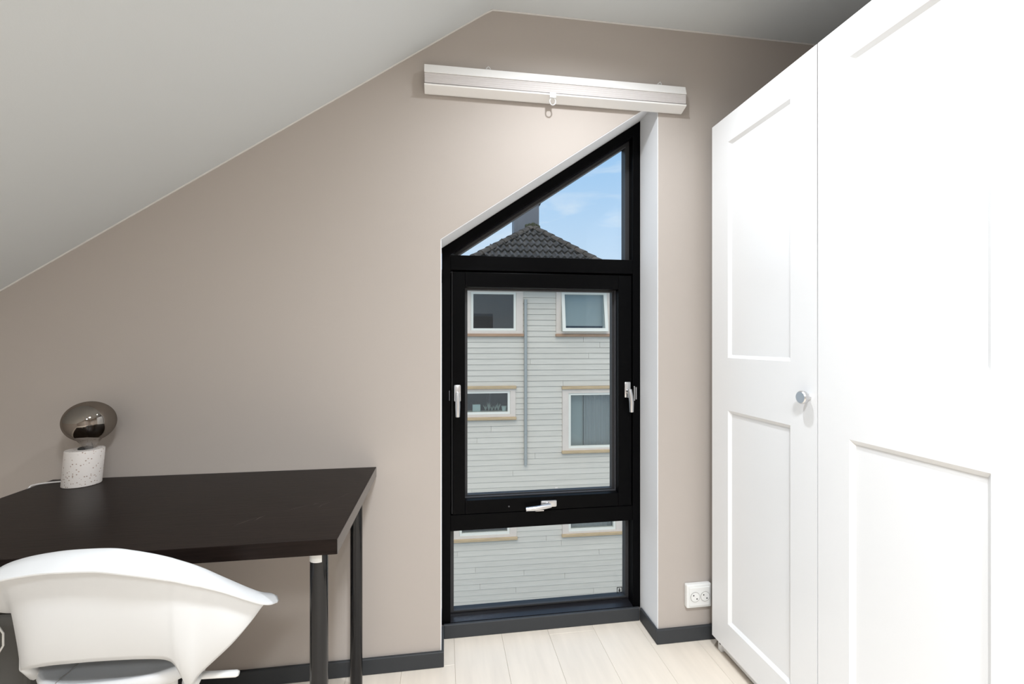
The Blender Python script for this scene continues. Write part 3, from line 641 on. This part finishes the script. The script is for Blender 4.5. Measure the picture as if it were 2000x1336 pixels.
for k, ((s0, s1, z0, z1, kind), cs) in enumerate(zip(wins, cas)):
    wn = ring('house_window', 'frame_w', hs, (s0, s1, z0, z1), (s0+0.065, s1-0.065, z0+0.06, z1-0.055), 0.0 if kind != 'tilt' else 0.03, 0.12)
    ring('casing', 'casing', wn, cs, (s0-0.002, s1+0.002, z0-0.002, z1+0.002), -0.022, 0.028)
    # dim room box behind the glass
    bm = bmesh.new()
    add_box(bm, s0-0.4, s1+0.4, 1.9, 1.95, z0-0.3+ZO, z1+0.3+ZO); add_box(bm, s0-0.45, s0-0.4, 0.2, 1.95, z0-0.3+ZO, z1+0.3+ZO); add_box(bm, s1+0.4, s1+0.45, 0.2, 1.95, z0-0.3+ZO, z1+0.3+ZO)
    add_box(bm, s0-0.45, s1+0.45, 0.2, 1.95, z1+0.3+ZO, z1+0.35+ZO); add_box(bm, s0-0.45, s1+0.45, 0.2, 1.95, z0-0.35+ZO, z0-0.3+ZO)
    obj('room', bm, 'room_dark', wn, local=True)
    lm = 'ledge_red' if k < 2 else 'ledge'
    hpart('sill_board', lm, wn, cs[0]-0.02, cs[1]+0.02, -0.07, 0.0, cs[2]-0.075, cs[2]-0.002, bev=0.008)
    if k in (2, 3): hpart('head_board', lm, wn, cs[0]-0.02, cs[1]+0.02, -0.07, 0.0, cs[3]+0.002, cs[3]+0.08, bev=0.008)
    gx0, gx1, gz0, gz1 = s0+0.065, s1-0.065, z0+0.06, z1-0.055
    if kind != 'tilt': hpart('pane', 'glass_far', wn, gx0, gx1, 0.06, 0.066, gz0, gz1)
    if kind == 'tilt':
        # top-hung sash pushed out at the bottom
        sh = ring('open_sash', 'frame_w', hs, (s0, s1, z0-0.01, z1-0.02), (s0+0.085, s1-0.085, z0+0.075, z1-0.075), -0.03, 0.02)
        pn = hpart('pane', 'glass_far', sh, s0+0.085, s1-0.085, -0.008, -0.002, z0+0.075, z1-0.075)
        piv = Vector((0, 0.0, z1-0.02+ZO)); rot = Matrix.Translation(piv) @ Matrix.Rotation(math.radians(-9), 4, 'X') @ Matrix.Translation(-piv)
        for o in (sh, pn): o.data.transform(rot)
        hpart('blind', 'curtain_b', wn, s0+0.04, s1-0.04, 0.14, 0.15, z0+0.16, z1-0.04)
    if kind in ('curtain', 'low'):
        bm = bmesh.new(); n_ = 60; A = []; B = []
        c0, c1 = (gx0+0.42, gx1+0.1) if kind == 'curtain' else (gx0, gx1)
        for q in range(n_+1):
            xx = c0+(c1-c0)*q/n_; yy = 0.24 + 0.022*math.sin(q*0.9) + 0.012*math.sin(q*2.3)
            A.append(bm.verts.new((xx, yy, gz0-0.1+ZO))); B.append(bm.verts.new((xx, yy, gz1+0.05+ZO)))
        for q in range(n_): bm.faces.new((A[q], A[q+1], B[q+1], B[q]))
        obj('curtain', bm, 'curtain', wn, local=True, smooth=True)
        if kind == 'curtain': hpart('blind', 'curtain_b', wn, gx0-0.05, gx0+0.42, 0.30, 0.31, gz0-0.1, gz1+0.05)
    if kind == 'deco':
        hpart('mullion_wall', 'room_dark', wn, 1.20, 1.24, 0.3, 1.6, z0, z1)
        hpart('inner_ledge', 'frame_w', wn, s0, s1, 0.122, 0.35, z0-0.02, z0+0.055)
        hpart('carton', 'paper', wn, 0.75, 0.96, 0.16, 0.26, z0+0.056, z0+0.24, bev=0.004)
        obj('flower_pot', lathe([(0.0, 0.0), (0.06, 0.0), (0.075, 0.13), (0.0, 0.13)], (1.60, 0.22, z0+0.056+ZO), 16), 'paper', wn, local=True, smooth=True, angle=40)
        for q in range(5):
            bm = bmesh.new(); px = 1.10+0.085*q; hh = 0.14+0.10*random.random()
            for _ in range(7):
                a = random.uniform(0, 2*PI); tipx = px+0.07*math.cos(a); add_tube(bm, [(px, 0.2, z0+0.056+ZO), ((px+tipx)/2, 0.2, z0+0.056+hh*0.6+ZO), (tipx, 0.2+0.04*math.sin(a), z0+0.056+hh+random.uniform(-0.05, 0.03)+ZO)], [0.004, 0.010, 0.002], 5)
            obj('window_plant', bm, 'plant', wn, local=True)
# conduit pipe
pp = obj('conduit', tube([(2.145, -0.05, 2.31+ZO), (2.145, -0.05, -2.08+ZO)], 0.042, 14), 'conduit', hs, local=True, smooth=True, angle=40)
for zz_ in (2.2, -1.23, -1.9): obj('pipe_clip', tube([(2.145, -0.05, zz_-0.02+ZO), (2.145, -0.05, zz_+0.02+ZO)], 0.050, 14), 'conduit', pp, local=True, smooth=True, angle=40)
# hip roof
def wl(p):  # world -> house-local
    a = math.radians(1.7); dx, dy = p[0], p[1]-12.0
    return Vector((dx*math.cos(a)-dy*math.sin(a), dx*math.sin(a)+dy*math.cos(a), p[2]+ZO))
A_, B_, P_ = wl((-0.14, 11.7, 2.80)), wl((4.94, 11.5, 2.80)), wl((2.84, 14.5, 4.85))
A_.y = B_.y = -0.40
bm = bmesh.new()
Q_ = Vector((P_.x, 6.5, P_.z)); AL = Vector((HX0-0.3, 8.3, A_.z)); BR = Vector((HX1+0.3, 8.3, A_.z)); EL = Vector((HX0-0.3, 0.4, A_.z)); ER = Vector((HX1+0.3, 0.4, A_.z))
dn = Vector((0, 0, -0.08))
def slab(pts):
    U = [bm.verts.new(p) for p in pts]; D = [bm.verts.new(p+dn) for p in pts]; bm.faces.new(U); bm.faces.new(D[::-1])
    for i in range(len(pts)): bm.faces.new((U[i], D[i], D[(i+1) % len(pts)], U[(i+1) % len(pts)]))
slab([A_, B_, P_]); slab([A_, P_, Q_, AL + Vector((3.0, 0, 0))]); slab([B_, BR - Vector((3.0, 0, 0)), Q_, P_])
slab([EL + Vector((0, -0.8, 0)), A_ + Vector((0.3, 0, 0)), AL + Vector((3.0, 0, 0)), AL]); slab([B_ - Vector((0.3, 0, 0)), ER + Vector((0, -0.8, 0)), BR, BR - Vector((3.0, 0, 0))])
roof = obj('roof', bm, 'roof', hs, local=True)
# pantiles on the hip end
ux = (B_-A_).normalized(); foot = A_ + ux*((P_-A_).dot(ux)); up_ = (P_-foot).normalized(); nn = ux.cross(up_).normalized()
Ls = (P_-foot).length; wA = (foot-A_).length; wB = (B_-foot).length
tw, th_ = 0.185, 0.43
prof = [(q/8.0, 0.036*math.sin(q/8.0*2*PI+0.6)) for q in range(9)]
tm = bmesh.new(); U0 = []; U1 = []
for (q, hgt) in prof:
    U0.append(tm.verts.new((q*tw*1.04, -0.03, hgt+0.085))); U1.append(tm.verts.new((q*tw*1.04, th_, hgt+0.018)))
V0 = [tm.verts.new(v_.co-Vector((0, 0, 0.045))) for v_ in U0]
for q in range(8): tm.faces.new((U0[q], U0[q+1], U1[q+1], U1[q])); tm.faces.new((V0[q], V0[q+1], U0[q+1], U0[q]))
tme = bpy.data.meshes.new('roof_tile'); tm.to_mesh(tme); tm.free(); tme.materials.append(M['tile'])
for p in tme.polygons: p.use_smooth = True
tme.set_sharp_from_angle(angle=math.radians(50))
basis = Matrix((ux, up_, nn)).transposed().to_4x4()
rows_ = int(Ls/th_)
for r_ in range(rows_+1):
    v0 = r_*th_; left = -wA*(1-(v0+0.10)/Ls); right = wB*(1-(v0+0.10)/Ls)
    c0 = math.ceil(left/tw - 0.35)
    while c0*tw + tw*0.65 < right and v0 < Ls-0.1:
        to = bpy.data.objects.new('roof_tile', tme); C.objects.link(to); to.parent = roof
        to.matrix_local = Matrix.Translation(foot + ux*(c0*tw) + up_*v0 + nn*random.uniform(0, 0.006)) @ basis @ Matrix.Rotation(random.uniform(-0.015, 0.015), 4, 'Z')
        c0 += 1
# ridge caps along both hips
cm_ = bmesh.new(); r0 = []; r1 = []
for q in range(7):
    a = PI*q/6; r0.append(cm_.verts.new((0, 0.135*math.cos(a), 0.115*math.sin(a)))); r1.append(cm_.verts.new((0.42, 0.105*math.cos(a), 0.085*math.sin(a))))
r2 = [cm_.verts.new((v_.co.x, v_.co.y*0.8, v_.co.z*0.8)) for v_ in r0]
for q in range(6): cm_.faces.new((r0[q], r0[q+1], r1[q+1], r1[q])); cm_.faces.new((r0[q+1], r0[q], r2[q], r2[q+1]))
cme = bpy.data.meshes.new('ridge_cap'); cm_.to_mesh(cme); cm_.free(); cme.materials.append(M['tile_cap'])
for p in cme.polygons: p.use_smooth = True
cme.set_sharp_from_angle(angle=math.radians(50))
for S_ in (A_, B_):
    d = (P_-S_); ln = d.length; d.normalize(); sd = Vector((0, 0, 1)).cross(d).normalized(); un = d.cross(sd)
    obj('hip_mortar', tube([S_ + Vector((0, 0, 0.03)), P_ + Vector((0, 0, 0.03))], 0.105, 10), 'roof', roof, local=True)
    bs = Matrix((d, sd, un)).transposed().to_4x4(); q = 0.0
    while q < ln-0.1:
        ro = bpy.data.objects.new('ridge_cap', cme); C.objects.link(ro); ro.parent = roof
        ro.matrix_local = Matrix.Translation(S_ + d*q + Vector((0, 0, 0.045))) @ bs @ Matrix.Rotation(random.uniform(-0.05, 0.05), 4, 'X'); q += 0.36
bm = bmesh.new()
for _ in range(26):
    a = random.uniform(0, 2*PI); rr = random.uniform(0, 0.24); s_ = random.uniform(0.03, 0.075)
    bmesh.ops.create_icosphere(bm, subdivisions=1, radius=s_, matrix=Matrix.Translation(P_ + Vector((rr*math.cos(a), -0.03+0.10*math.sin(a), 0.13-rr*0.42+random.uniform(-0.02, 0.05)))))
mo = obj('moss', bm, 'moss', roof, local=True); mo['kind'] = 'stuff'
# chimney clad in grey sheet
c0_, c1_ = wl((2.40, 15.7, 4.2)), wl((3.33, 15.7, 5.96))
chm = hpart('chimney', 'zinc', hs, c0_.x, c1_.x-0.10, 3.35, 4.2, 3.9, 5.88)
hpart('chimney_corner', 'zinc', chm, c0_.x-0.03, c0_.x+0.06, 3.33, 3.40, 3.9, 5.875)
hpart('chimney_cap', 'roof', chm, c0_.x-0.05, c1_.x-0.05, 3.30, 4.25, 5.885, 5.925)
# street level
struct(obj('ground', box(-30, 30, 2.6, 45, -8.2, -8.0), 'ground'), 'grey ground between the houses')
